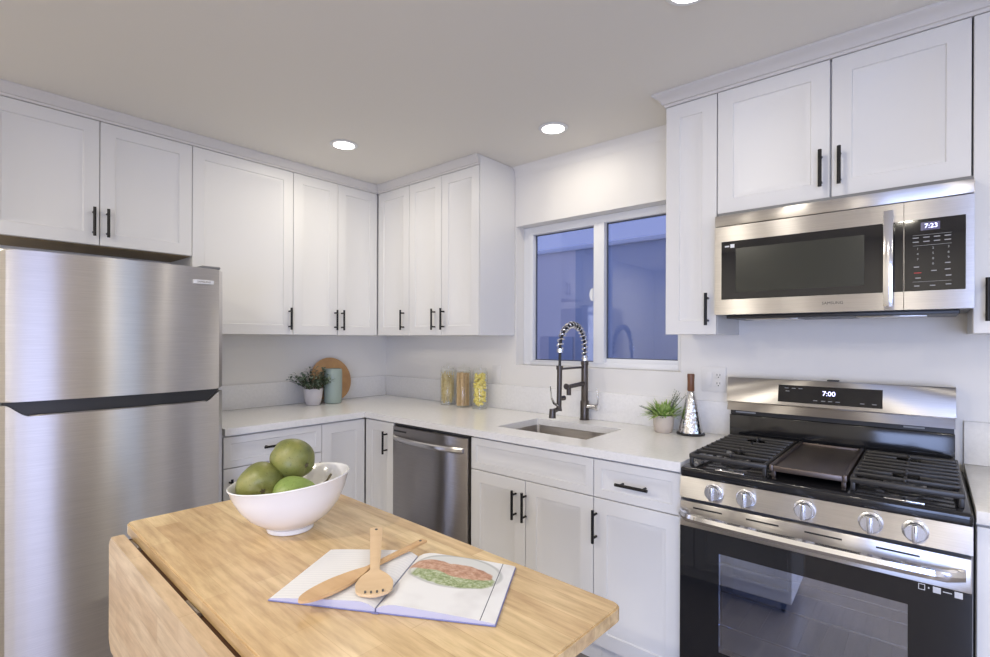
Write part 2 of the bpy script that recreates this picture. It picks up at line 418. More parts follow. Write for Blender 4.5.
# left wall (local x runs along +Y)
cabinet('wall_cabinet', 'short white two-door wall cabinet above the steel fridge', 'cabinet', GU, (DU, -2.286, 0), PI/2, .783, UPD, 1.785, ZT,
        [('door', 0, .393, 1.785, ZT, ('v', .368, 1.888)), ('door', .393, .783, 1.785, ZT, ('v', .420, 1.888))])
b = nb(); box(b, .004, DU-.022, -2.284, -1.506, 1.7815, 1.7845); o = tag(obj('cabinet_underside', b, M_brownply), 'brown unfinished board under the cabinet above the fridge', 'board')
cabinet('wall_cabinet', 'wide white single-door wall cabinet right of the fridge', 'cabinet', GU, (DU, -1.503, 0), PI/2, .5565, UPD, ZB, ZT,
        [('door', 0, .5565, ZB, ZT, ('v', .530, 1.472))])
cabinet('wall_cabinet', 'white two-door wall cabinet on the left wall beside the inner corner', 'cabinet', GU, (DU, -.9465, 0), PI/2, .617, UPD, ZB, ZT,
        [('door', 0, .3058, ZB, ZT, ('v', .284, 1.474)), ('door', .3058, .617, ZB, ZT, ('v', .334, 1.474))], (0, .310))
cabinet('wall_cabinet', 'narrow white single-door wall cabinet on the window wall beside the inner corner', 'cabinet', GU, (DU+.004, -DU, 0), 0, .3335, UPD, ZB, ZT,
        [('door', 0, .3335, ZB, ZT, ('v', .2835, 1.478))])
t = cabinet('wall_cabinet', 'white two-door wall cabinet left of the kitchen window', 'cabinet', GU, (.663, -DU, 0), 0, .6294, UPD, ZB, ZT,
        [('door', 0, .3077, ZB, ZT, ('v', .251, 1.476)), ('door', .3077, .622, ZB, ZT, ('v', .333, 1.476))])
obj('end_panel', box(nb(), .6235, .6294, .004, UPD, 0, ZC-.002-ZB), M_white, t)
# right of the window
cabinet('wall_cabinet', 'narrow tall white wall cabinet between window and microwave', 'cabinet', GU, (2.386, -DU, 0), 0, .2145, UPD, ZB, ZT,
        [('door', 0, .2145, ZB, ZT, ('v', .181, 1.480))])
cabinet('wall_cabinet', 'white two-door wall cabinet directly above the microwave', 'cabinet', GU, (2.6015, -DU, 0), 0, .7595, UPD, 1.862, ZT,
        [('door', 0, .388, 1.866, ZT, ('v', .3605, 1.970)), ('door', .391, .7595, 1.866, ZT, ('v', .4175, 1.970))])
cabinet('wall_cabinet', 'white wall cabinet right of the microwave cut by the photo edge', 'cabinet', GU, (3.3632, -DU, 0), 0, .605, UPD, ZB, ZT,
        [('door', 0, .30, ZB, ZT, ('v', .033, 1.480)), ('door', .30, .605, ZB, ZT, ('v', .572, 1.480))])
# base run
FB = .655; ZTB = .8795; DT, DS, DB = .868, .716, .115
cabinet('base_cabinet', 'white base cabinet with drawer and doors right of the fridge', 'cabinet', GB, (FB, -1.474, 0), PI/2, .528, FB-.003, .10, ZTB,
        [('drawer', 0, .528, DS, DT, ('h', .255, .797)), ('door', 0, .264, DB, DS-.004, ('v', .030, .60)), ('door', .264, .528, DB, DS-.004, ('v', .498, .60))], toe=True)
t = cabinet('corner_base_cabinet', 'white corner base cabinet with two folding doors left of the dishwasher', 'cabinet', GB, (FB, -.9455, 0), PI/2, .287, FB-.003, .10, ZTB,
        [('door', 0, .287, DB, DT, None)], toe=True)
# window-wall leg of the corner unit: thing frame is rotated, so its parts are laid along local -y
b = nb(); box(b, .3110, .9425, -.272, .0195, .10, ZTB); box(b, .366, .9425, -.272, .0195, .0005, .10); obj('carcass_wing', b, M_white, t)
o = obj('door', panel_bm(.268, DT-DB, .0195, .058), M_white, t, (.2905, -.0035, DB)); o.rotation_euler = (0, 0, -PI/2)
add_handle(o, .209, .754-DB)
cabinet('sink_base_cabinet', 'white two-door base cabinet with a blank drawer front under the sink', 'cabinet', GB, (1.5375, -FB, 0), 0, .6855, FB-.003, .10, .66,
        [('drawer_front', 0, .6855, DS, DT, None), ('door', 0, .338, DB, DS-.004, ('v', .2845, .600)), ('door', .338, .6855, DB, DS-.004, ('v', .3415, .600))], toe=True)
o = bpy.data.objects['carcass_wing']
t = [x for x in C.objects if x.name.startswith('sink_base_cabinet')][0]
b = nb(); box(b, .0006, .6849, .0205, .06, .6605, ZTB); box(b, .0006, .018, .0605, FB-.003, .6605, ZTB); box(b, .6669, .6849, .0605, FB-.003, .6605, ZTB)
obj('upper_frame', b, M_white, t)
cabinet('base_cabinet', 'white one-door one-drawer base cabinet left of the range', 'cabinet', GB, (2.2235, -FB, 0), 0, .360, FB-.003, .10, ZTB,
        [('drawer', 0, .360, DS, DT, ('h', .177, .790)), ('door', 0, .360, DB, DS-.004, ('v', .014, .602))], toe=True)
cabinet('base_cabinet', 'white base cabinet right of the range at the photo edge', 'cabinet', GB, (3.357, -FB, 0), 0, .61, FB-.003, .10, ZTB,
        [('door', 0, .61, DB, DT, ('v', .575, .754))], toe=True)

# ------------------------------------------------------------------ worktops, splashbacks, sink
D = .676; T0, T1 = .880, .914
SX0, SX1, SY0, SY1 = 1.603, 2.118, -.535, -.185
b = cells(nb(), [.0015, D, SX0, SX1, 2.5865], [-1.474, -D, SY0, SY1, -.0015],
          lambda x, y: (x < D or y > -D) and not (SX0 < x < SX1 and SY0 < y < SY1), T0, T1)
tag(obj('worktop', b, M_quartz), 'white quartz L-shaped worktop running from the fridge past the sink to the range', 'worktop')
tag(obj('worktop', box(nb(), 3.3565, 3.968, -D, -.0015, T0, T1, .0015), M_quartz), 'white quartz worktop right of the range at the photo edge', 'worktop')
SB = 1.066
tag(obj('splashback', box(nb(), .0012, .016, -1.474, -.0175, T1+.0005, SB, .001), M_quartz), 'low white quartz splashback on the left wall behind the round board', 'splashback')
tag(obj('splashback', box(nb(), .0012, 2.576, -.016, -.0012, T1+.0005, SB, .001), M_quartz), 'low white quartz splashback under the window behind the faucet', 'splashback')
tag(obj('splashback', box(nb(), 3.3565, 3.968, -.016, -.0012, T1+.0005, SB, .001), M_quartz), 'low white quartz splashback right of the range', 'splashback')
def sink():
    t = thing('kitchen_sink', 'undermount stainless steel sink basin below the window', 'sink', ((SX0+SX1)/2, (SY0+SY1)/2, .70))
    hx, hy = (SX1-SX0)/2+.004, (SY1-SY0)/2+.004
    b = nb(); R = []
    for ins, z, r in ((-.012, .1795, .03), (0, .1795, .025), (.002, .16, .025), (.006, .03, .03), (.03, .002, .04), (.03, -.001, .04), (.004, .028, .03), (-.001, .16, .025), (-.012, .1765, .03)):
        R.append([b.verts.new((x, y, z)) for x, y in rrect(-hx+ins, hx-ins, -hy+ins, hy-ins, r)])
    for a, c in zip(R, R[1:]+R[:1]):
        if a is R[4]: continue
        n = len(a)
        for k in range(n): b.faces.new((a[k], a[(k+1) % n], c[(k+1) % n], c[k]))
    b.faces.new(R[4]); b.faces.new(R[5][::-1])
    obj('basin', b, steel('basin_steel', (.46, .425, .395), .34), t)
    d = nb(); lathe(d, [(.045, .003), (.043, .006), (.03, .005), (.028, .001)], 24, Matrix.Translation((0, .04, 0))); obj('drain', d, M_chrome, t)
sink()

# ------------------------------------------------------------------ faucet
def faucet():
    bx, by = 1.826, -.056
    t = thing('kitchen_faucet', 'dark bronze spring-neck kitchen faucet with pull-down spray behind the sink', 'faucet', (bx, by, T1+.0005))
    def P(y, z): return Vector((0, y, z))
    b = nb(); lathe(b, [(.027, 0), (.027, .004), (.0235, .007), (.0235, .10), (.021, .104), (.0185, .108), (.0185, .300), (.021, .303), (.021, .318), (.012, .322)], 24)
    obj('body', b, M_bronze, t)
    b = nb(); cyl(b, (.018, 0, .075), (.075, 0, .075), .014, seg=18); cyl(b, (.075, 0, .075), (.088, 0, .075), .0205, .019, 20); tube(b, [(.080, 0, .088), (.083, 0, .12), (.076, 0, .175)], [.005, .0045, .003], 8)
    obj('side_lever', b, M_chrome, t, label='polished side lever')
    # neck path: up, half-circle arch toward the room, down
    r = .122; path = [P(0, .322), P(0, .345)] + [P(-r + r*math.cos(a), .392 + r*1.02*math.sin(a)) for a in [k*PI/24 for k in range(25)]]
    b = nb(); tube(b, path + [P(-2*r-.003, .30)], .0075, 10); obj('hose', b, M_blackpl, t, label='black inner hose')
    # helix around the arch
    pts = []; L = [0]
    for p, q in zip(path, path[1:]): L.append(L[-1]+(q-p).length)
    turns = 18; N = turns*14
    for i in range(N+1):
        s = L[-1]*i/N; k = max(j for j in range(len(L)) if L[j] <= s+1e-9); k = min(k, len(path)-2)
        f = (s-L[k])/(L[k+1]-L[k]); p = path[k].lerp(path[k+1], f); d = (path[k+1]-path[k]).normalized()
        u = Vector((1, 0, 0)); v = d.cross(u); a = 2*PI*i/14
        pts.append(p + (u*math.cos(a)+v*math.sin(a))*.0150)
    b = nb(); tube(b, pts, .0042, 6); cyl(b, P(-2*r, .392), P(-2*r-.001, .372), .0165, seg=18); cyl(b, P(0, .322), P(0, .350), .0145, seg=18)
    obj('spring', b, M_chrome, t, label='polished spring coil')
    # spray wand hanging over the sink
    b = nb(); cyl(b, P(-.247, .305), P(-.247, .285), .0175, .0175, 18); cyl(b, P(-.247, .285), P(-.252, .10), .0135, .0125, 18); cyl(b, P(-.252, .10), P(-.254, .075), .0125, .017, 18)
    cyl(b, P(-.254, .085), P(-.310, .078), .010, .013, 14); cyl(b, P(-.310, .090), P(-.312, .045), .0155, .018, 18)
    cyl(b, P(-.250, .135), P(-.205, .137), .010, .013, 14)
    obj('spray_wand', b, M_bronze, t)
    b = nb(); tube(b, [P(-.268, .105), P(-.300, .118), P(-.322, .150), P(-.332, .205)], [.007, .006, .0045, .003], 8); obj('spray_lever', b, M_chrome, t, label='polished spray lever')
    b = nb(); cyl(b, P(0, .288), P(-.247, .288), .0055, seg=10); obj('support_rod', b, M_bronze, t)
    b = nb(); cyl(b, P(0, .200), P(-.160, .192), .0125, .011, 16); cyl(b, P(-.160, .200), P(-.160, .148), .013, .012, 16); cyl(b, P(-.160, .194), P(-.186, .194), .009, .016, 14)
    obj('pot_filler_spout', b, M_bronze, t)
faucet()

# ------------------------------------------------------------------ fridge
def fridge():
    y0, y1 = -2.282, -1.520; xf = .80
    t = thing('fridge', 'tall stainless steel top-freezer fridge with curved doors on the left wall', 'fridge', (0, 0, 0))
    b = nb(); box(b, .05, .735, y0+.012, y1-.012, .03, 1.655, .006)
    for px in (.1, .68):
        for py in (y0+.06, y1-.06): cyl(b, (px, py, .0005), (px, py, .03), .022, seg=12)
    obj('body', b, M_grey, t)
    def door_poly(front=0.0):
        pts = [(.742, y0), (.742, y1)]
        n = 28
        for k in range(n+1):
            s = 1 - 2*k/n; y = (y0+y1)/2 + s*(y1-y0)/2
            bulge = .030*(1-abs(s)**2.2); edge = .030*max(0, (abs(s)-.93)/.07)**2
            pts.append((xf - .012 + bulge - edge + front, y))
        return pts
    zs = 1.122
    def door(name, z0, z1):
        b = nb(); prism(b, door_poly(), z0, z1); bmesh.ops.bevel(b, geom=[e for e in b.edges if abs(e.verts[0].co.z-e.verts[1].co.z) < 1e-6], offset=.006, segments=2, affect='EDGES')
        return b
    dt = obj('freezer_door', door('freezer', zs+.002, 1.668), M_fridge, t)
    # the fridge door top dips in the middle for the recessed black grip
    prof = door_poly()[2:]
    def fx(y):
        for (xa, ya_), (xb, yb_) in zip(prof, prof[1:]):
            if yb_ <= y <= ya_: return xa + (xb-xa)*(ya_-y)/(ya_-yb_)
        return prof[-1][0]
    ya, yb, yc, yd = -2.262, -2.192, -1.606, -1.536
    def ztop(y, lo, hi):
        for p, q in ((ya, yb), (yd, yc)):
            if min(p, q) <= y <= max(p, q):
                k = (y-p)/(q-p); k = k*k*(3-2*k); return hi + (lo-hi)*k
        return lo if yb < y < yc else hi
    def slab(z0, lo, hi, ys, inset, back=.742, ztopfix=None):
        b = nb(); F = []
        for y in ys:
            x = fx(y)-inset; z = ztop(y, lo, hi)
            F.append([b.verts.new(q) for q in ((x, y, z0 if ztopfix is None else z), (x, y, z if ztopfix is None else ztopfix), (back, y, z if ztopfix is None else ztopfix), (back, y, z0 if ztopfix is None else z))])
        for p, q in zip(F, F[1:]):
            for k in range(4): b.faces.new((p[k], p[(k+1) % 4], q[(k+1) % 4], q[k]))
        b.faces.new(F[0]); b.faces.new(F[-1]); return b
    ys = sorted(set([p[1] for p in prof] + [ya+(yb-ya)*k/8 for k in range(9)] + [yc+(yd-yc)*k/8 for k in range(9)]))
    db_ = obj('fridge_door', slab(.075, 1.070, 1.113, ys, 0), M_fridge, t)
    obj('door_grip', slab(0, 1.0705, 1.1135, [y for y in ys if ya-.012 <= y <= yd+.012], .018, .744, 1.1225), M_blackpl, t, label='black recessed door grip')
    lip = nb(); tube(lip, [(fx(y)-.003, y, 1.0715) for y in ys if yb <= y <= yc], .0035, 8); obj('grip_lip', lip, M_dsteel, db_)
    h = nb(); box(h, .70, .79, y1-.10, y1-.02, 1.6685, 1.680, .004); obj('hinge_cover', h, M_grey, t)
    k = nb(); box(k, .10, .74, y0+.02, y1-.02, .0008, .07, .004); obj('kick_plate', k, M_blackpl, t)
    # badge near the top right corner
    c = nb(); yb0, yb1 = -1.660, -1.579
    box(c, .800, .8175, yb0, yb1, 1.595, 1.612, .001); bo = obj('badge', c, M_paper, dt, label='pale raised brand badge')
    tb = text_bm('SAMSUNG', .012, (.8183, (yb0+yb1)/2, 1.6035), R_EAST); obj('badge_lettering', tb, M_dsteel, dt, smooth=0)
fridge()

# ------------------------------------------------------------------ dishwasher
def dishwasher():
    t = thing('dishwasher', 'stainless steel dishwasher with bowed bar handle under the worktop', 'dishwasher', (.930, -FB, 0)); w_ = .604
    b = nb(); box(b, .004, w_-.004, .035, .60, .10, .874); box(b, .01, w_-.01, .09, .6, .0005, .10); obj('tub', b, M_grey, t)
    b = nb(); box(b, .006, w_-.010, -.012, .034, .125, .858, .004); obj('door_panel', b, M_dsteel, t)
    b = nb(); box(b, .006, w_-.010, .004, .034, .859, .873, .001); obj('control_strip', b, M_blackpl, t)
    b = nb(); n = 16; F = []
    for k in range(n+1):
        s = k/n; x = .022 + s*(w_-.058); yy = -.016 - .042*math.sin(PI*s)**.6
        F.append([b.verts.new(q) for q in ((x, yy, .782), (x, yy-.008, .790), (x, yy-.008, .804), (x, yy, .810), (x, yy+.010, .796))])
    for a, c in zip(F, F[1:]):
        for k in range(5): b.faces.new((a[k], a[(k+1) % 5], c[(k+1) % 5], c[k]))
    b.faces.new(F[0]); b.faces.new(F[-1]); obj('door_handle', b, M_steel, t)
    b = nb(); box(b, .018, .125, -.0130, -.0121, .828, .838); obj('vent_mark', b, M_blackpl, t)
    b = nb(); box(b, .006, w_-.010, .06, .085, .001, .12); obj('kick_plate', b, M_blackpl, t)
dishwasher()

# ------------------------------------------------------------------ gas range
def gas_range():
    x0 = 2.5895; W = .7625; yF = -.690
    t = thing('gas_range', 'stainless steel gas range with black cooktop and glass oven door', 'range', (x0, 0, 0))
    # body with an open oven cavity
    b = nb()
    box(b, 0, .03, yF+.03, -.03, .02, .80); box(b, W-.03, W, yF+.03, -.03, .02, .80); box(b, .03, W-.03, -.16, -.03, .02, .80)
    box(b, .03, W-.03, yF+.03, -.16, .02, .25); box(b, .03, W-.03, yF+.03, -.16, .70, .80); box(b, 0, W, yF+.03, -.03, .80, .868)
    for px in (.05, W-.05):
        for py in (yF+.08, -.08): cyl(b, (px, py, .0005), (px, py, .02), .018, seg=12)
    obj('body', b, M_grey, t)
    cav = mat('oven_cavity', (.46, .51, .58), .45)
    b = nb(); box(b, .031, .035, yF+.04, -.163, .251, .699); box(b, W-.035, W-.031, yF+.04, -.163, .251, .699); box(b, .035, W-.035, -.168, -.162, .251, .699); box(b, .035, W-.035, yF+.04, -.168, .2505, .2545); box(b, .035, W-.035, yF+.04, -.168, .695, .699)
    obj('oven_liner', b, cav, t)
    for z in (.36, .48, .58):
        b = nb()
        for y in (yF+.06, -.20): cyl(b, (.04, y, z), (W-.04, y, z), .0030, seg=8)
        for k in range(12): cyl(b, (.06+k*(W-.12)/11, yF+.06, z+.004), (.06+k*(W-.12)/11, -.20, z+.004), .0009, seg=6)
        obj('oven_rack', b, M_chrome, t)
    # cooktop
    b = nb(); box(b, -.0005, W+.0005, yF+.002, -.10, .869, .905, .010, seg=3); obj('cooktop', b, M_enamel, t)
    b = nb()
    prism(b, [(yF+.004, .8715), (yF-.004, .800), (yF+.03, .797), (yF+.03, .8715)], .002, W-.002, 'x'); obj('control_panel', b, M_steel, t)
    b = nb(); lathe(b, [(.0295, 0), (.0295, .004), (.0255, .006), (.0245, .024), (.022, .0275), (.0, .0275)], 32, Matrix.Rotation(PI/2, 4, 'X'), True, False)
    kx = [.117, .218, .384, .547, .645]; k0 = None
    for i, x in enumerate(kx):
        loc = (x, yF-.0005, .836)
        if k0 is None:
            k0 = obj('knob', b, M_knob, t, loc)
            g = nb(); box(g, -.0055, .0055, -.040, -.0265, -.0235, .0235, .002); kg = obj('knob_grip', g, M_knob, k0)
            mk = nb(); box(mk, -.0012, .0012, -.0405, -.0398, .004, .022); km = obj('knob_mark', mk, M_ink, k0)
        else:
            k = share('knob', k0, t, loc); share('knob_grip', kg, k, (0,0,0)); share('knob_mark', km, k, (0,0,0))
    # burners
    b0 = None
    for (x, y, r) in ((.145, -.26, .030), (.145, -.52, .038), (.381, -.40, .040), (.617, -.26, .036), (.617, -.52, .045)):
        c = nb(); lathe(c, [(r+.02, .9055), (r+.018, .909), (r+.004, .911), (r+.004, .921), (r, .923), (r-.004, .930), (.001, .931)], 28, Matrix.Translation((x, y, 0)), True, False)
        bo = obj('burner', c, M_blackpl, t)
        c = nb(); lathe(c, [(r+.006, .9215), (r+.006, .926), (r+.001, .927), (r+.001, .9215)], 28, Matrix.Translation((x, y, 0)), False, False); obj('burner_ring', c, M_steel, bo)
    # grates
    def grate(xa, xb):
        b = nb(); ya, yb = yF+.056, -.135; z = .948
        for y in (ya, yb): box(b, xa, xb, y-.007, y+.007, z-.020, z-.003, .004)
        for x in (xa+.006, xb-.006): box(b, x-.006, x+.006, ya, yb, z-.018, z-.002, .004)
        n = 9; cx = (xa+xb)/2
        for k in range(1, n):
            y = ya + (yb-ya)*k/n; d = min(abs(y+.52), abs(y+.26))
            if d < .035:
                for (p, q) in ((xa+.006, cx-.032), (cx+.032, xb-.006)): box(b, p, q, y-.0036, y+.0036, z-.010, z+.003, .0025)
            else: box(b, xa+.006, xb-.006, y-.0036, y+.0036, z-.010, z+.003, .0025)
        for y in (-.52, -.26):
            box(b, cx-.004, cx+.004, y+.03, y+.075, z-.010, z+.003, .002); box(b, cx-.004, cx+.004, y-.075, y-.03, z-.010, z+.003, .002)
        for x in (xa+.008, xb-.008):
            for y in (ya, (ya+yb)/2, yb): box(b, x-.006, x+.006, y-.006, y+.006, .9055, z-.012, .002)
        return b
    obj('grate', grate(.014, .268), M_iron, t); obj('grate', grate(.492, .748), M_iron, t)
    b = nb(); ya, yb = yF+.052, -.135
    box(b, .276, .484, ya, yb, .926, .938, .003)
    for r in ((.274, .286, ya-.002, yb+.002), (.474, .486, ya-.002, yb+.002)): box(b, r[0], r[1], r[2], r[3], .924, .947, .003)
    for y in (ya+.002, yb-.002): box(b, .286, .474, y-.005, y+.005, .926, .945, .003)
    for x in (.284, .476):
        for y in (ya+.02, yb-.02): box(b, x-.006, x+.006, y-.006, y+.006, .9055, .932, .001)
    obj('griddle_plate', b, M_griddle, t)
    b = nb(); box(b, .115, .205, yF+.018, yF+.036, .9055, .909, .001); obj('griddle_vent', b, M_chrome, t)
    b = nb(); box(b, .575, .665, yF+.018, yF+.036, .9055, .909, .001); obj('griddle_vent', b, M_chrome, t)
    # backguard
    BW = .7435
    b = nb(); box(b, -.0015, BW-.002, -.098, -.022, .8690, 1.026, .003); obj('back_riser', b, M_enamel, t)
    b = nb(); box(b, -.0015, BW-.004, -.080, -.024, 1.0265, 1.046); box(b, .020, .10, -.0825, -.0802, 1.034, 1.040, mi=1); box(b, .60, .66, -.0825, -.0802, 1.034, 1.040, mi=1)
    obj('back_vent', b, [M_blackpl, M_label], t)
    b = nb(); prism(b, [(-.112, 1.047), (-.098, 1.080), (-.028, 1.080), (-.028, 1.047)], -.008, BW-.002, 'x'); obj('back_ledge', b, M_dsteel, t)
    b = nb(); prism(b, [(-.100, 1.0805), (-.112, 1.086), (-.092, 1.186), (-.088, 1.190), (-.028, 1.190), (-.028, 1.0805)], -.010, BW, 'x'); obj('back_panel', b, M_steel, t)
    # display lies on the sloped face: y = -.112 + .2*(z-1.086)
    fy = lambda z: -.112 + .2*(z-1.086)
    b = nb(); za, zb = 1.099, 1.168
    v = [b.verts.new((x, fy(z)+o, z)) for o in (-.0022, .003) for x, z in ((.192, za), (.540, za), (.540, zb), (.192, zb))]
    for q in ((0,1,2,3), (7,6,5,4), (0,4,5,1), (1,5,6,2), (2,6,7,3), (3,7,4,0)): b.faces.new([v[i] for i in q])
    dp = obj('display', b, M_bglass, t)
    tilt = Matrix.Rotation(-math.atan(.2), 3, 'X') @ R_FRONT
    b = text_bm('7:00', .026, (.370, fy(1.141)-.0026, 1.141), tilt); obj('display_digits', b, M_screen, dp, smooth=0)
    b = nb()
    for x, z in ((.222, 1.156), (.248, 1.156), (.272, 1.156), (.226, 1.144), (.325, 1.112), (.352, 1.112), (.375, 1.112), (.400, 1.112), (.478, 1.112), (.515, 1.112)):
        obj('display_mark', box(nb(), x-.007, x+.007, fy(z)-.0028, fy(z)-.0020, z-.0011, z+.0011), M_label, dp)
    b = nb(); box(b, .36, .40, -.075, -.05, 1.1902, 1.1955, .002); obj('vent_cap', b, M_blackpl, t)
    # oven door
    yD = yF-.006; door = nb(); zt, zm_, zb = .790, .700, .155
    wx0, wx1, wz0, wz1 = .135, .630, .300, .632
    cells(door, [.004, wx0, wx1, W-.004], [zb, wz0, wz1, zm_], lambda x, z: not (wx0 < x < wx1 and wz0 < z < wz1), 0, .034)
    for v in door.verts: v.co = (v.co.x, yD+v.co.z, v.co.y)
    dn = obj('oven_door', door, M_bglass, t)
    b = nb(); box(b, .004, W-.004, yD-.002, yD+.034, zm_+.0005, zt, .003); obj('door_band', b, M_steel, dn, label='stainless band across the door top')
    for xa in (.05, .22, .385, .56): obj('door_vent', box(nb(), xa, xa+.095, yD-.0030, yD-.0019, .768, .773), M_blackpl, dn)
    obj('oven_window', box(nb(), wx0+.0005, wx1-.0005, yD+.001, yD+.006, wz0+.0005, wz1-.0005), M_ovenpane, dn)
    b = nb(); n = 20; F = []
    for k in range(n+1):
        s = k/n; x = .004 + s*(W-.020); yy = yD-.004 - .048*math.sin(PI*s)**.22 if 0 < s < 1 else yD-.004
        F.append([b.verts.new(q) for q in ((x, yy, .729), (x, yy-.010, .733), (x, yy-.014, .745), (x, yy-.010, .758), (x, yy, .762), (x, yy+.006, .745))])
    for a, c in zip(F, F[1:]):
        for k in range(6): b.faces.new((a[k], a[(k+1) % 6], c[(k+1) % 6], c[k]))
    b.faces.new(F[0]); b.faces.new(F[-1]); obj('door_handle', b, M_chrome, dn, label='bright bowed bar handle')
    b = nb()
    zs = .690
    for q in ((.652, .6535, -.008, .008), (.6645, .666, -.008, .008), (.6535, .6645, .0065, .008), (.6535, .6645, -.008, -.0065), (.672, .675, -.001, .003), (.682, .698, -.008, .008), (.702, .720, -.0012, .0012), (.725, .741, -.008, .008)):
        box(b, q[0], q[1], yD-.0006, yD, zs+q[2], zs+q[3])
    obj('sticker', b, mat('sticker_grey', (.62, .62, .64), .5), dn, label='row of small pale stickers')
    b = nb(); box(b, .004, W-.004, yD, yD+.034, .022, .148, .003); obj('storage_drawer', b, M_steel, t)
gas_range()

# ------------------------------------------------------------------ microwave
def microwave():
    x0, W = 2.616, .748; yF = -.400; zb, zt = 1.449, 1.858
    t = thing('microwave', 'stainless steel over-the-range microwave with black glass door', 'microwave', (x0, 0, zb))
    H = zt-zb
    obj('body', box(nb(), .002, W-.002, yF+.03, -.004, .004, H, .002), M_grey, t)
    b = nb(); box(b, 0, W, yF, yF+.029, .350, .392, .002); obj('vent_strip', b, M_steel, t)
    dx = .582
    wx0, wx1, wz0, wz1 = .025, dx-.0015, .062, .288
    d = nb(); cells(d, [0, wx0, dx-.0005, dx], [0.004, wz0, wz1, .347], lambda x, z: not (wx0 < x < dx-.0005 and wz0 < z < wz1), 0, .029)
    for v in d.verts: v.co = (v.co.x, yF+v.co.z, v.co.y)
    dn = obj('microwave_door', d, M_steel, t)
    obj('door_glass', box(nb(), wx0+.0003, dx-.001, yF+.0005, yF+.02, wz0+.0003, wz1-.0003), M_bglass, dn)
    inner = mat('dark_mesh', (.022, .024, .019), .22)
    b = nb(); box(b, .078, .480, yF-.0001, yF+.004, .090, .258); obj('door_screen', b, inner, dn, label='perforated inner screen')
    b = nb(); box(b, .532, .558, yF-.048, yF-.036, .012, .320, .003); box(b, .537, .553, yF-.036, yF-.0003, .022, .040, .001); box(b, .537, .553, yF-.036, yF-.0003, .290, .308, .001)
    obj('door_handle', b, M_chrome, dn, label='flat vertical bar handle')
    c = nb(); px0, px1 = dx+.0015, W
    ix1 = W-.019
    cells(c, [px0, px0+.0006, ix1, W], [.004, wz0, wz1, .347], lambda x, z: not (px0+.0006 < x < ix1 and wz0 < z < wz1), 0, .029)
    for v in c.verts: v.co = (v.co.x, yF+v.co.z, v.co.y)
    cp = obj('control_panel', c, M_steel, t)
    obj('keypad_glass', box(nb(), px0+.0008, ix1-.0003, yF+.0004, yF+.02, wz0+.0003, wz1-.0003), M_bglass, cp)
    b = nb(); box(b, .624, .670, yF-.0004, yF+.0003, .252, .277); obj('display', b, M_glow, cp)
    b = text_bm('7:23', .019, (.649, yF-.0008, .2645), R_FRONT); obj('display_digits', b, M_screen, cp, smooth=0)
    yy = yF-.0003
    km = lambda *q: obj('keypad_mark', box(nb(), *q), M_label, cp)
    for z in (.238, .205, .091): km(.605, .697, yy, yF+.0003, z-.0004, z+.0004)
    for z in (.230, .217):
        for x in (.612, .638, .663, .688): km(x-.0075, x+.0075, yy, yF+.0003, z-.0014, z+.0014)
    for x, z in ((.614, .138), (.688, .146), (.688, .126), (.656, .124), (.618, .103), (.690, .107), (.615, .078), (.653, .078), (.690, .080)): km(x-.0065, x+.0065, yy, yF+.0003, z-.0014, z+.0014)
    b = nb(); box(b, .608, .626, yy, yF+.0003, .118, .1205); obj('stop_mark', b, M_redlabel, cp)
    b = nb()
    for i, ch in enumerate('1234567890'):
        r_, k_ = divmod(i, 3)
        x = (.617, .654, .690)[k_ if i < 9 else 1]; z = .195-.0165*r_ if i < 9 else .1455
        obj('keypad_number', text_bm(ch, .0095, (x, yF-.0003, z), R_FRONT, .0002), M_label, cp, smooth=0)
    b = text_bm('SAMSUNG', .0135, (.391, yF-.0004, .034), R_FRONT); obj('brand_lettering', b, M_ink, dn, smooth=0)
    b = nb(); box(b, .058, .073, yF-.0002, yF+.0003, .262, .276); box(b, .038, .054, yF-.0002, yF+.0003, .266, .2715); obj('sticker', b, M_paper, dn, label='small pale sticker')
    b = nb(); box(b, .03, W-.03, yF+.05, -.06, -.010, .0035, .002); box(b, .09, .27, yF+.09, -.16, -.014, -.0102, .001, mi=1); box(b, .45, .64, yF+.09, -.16, -.014, -.0102, .001, mi=1)
    obj('vent_base', b, [M_blackpl, M_steel], t)
microwave()

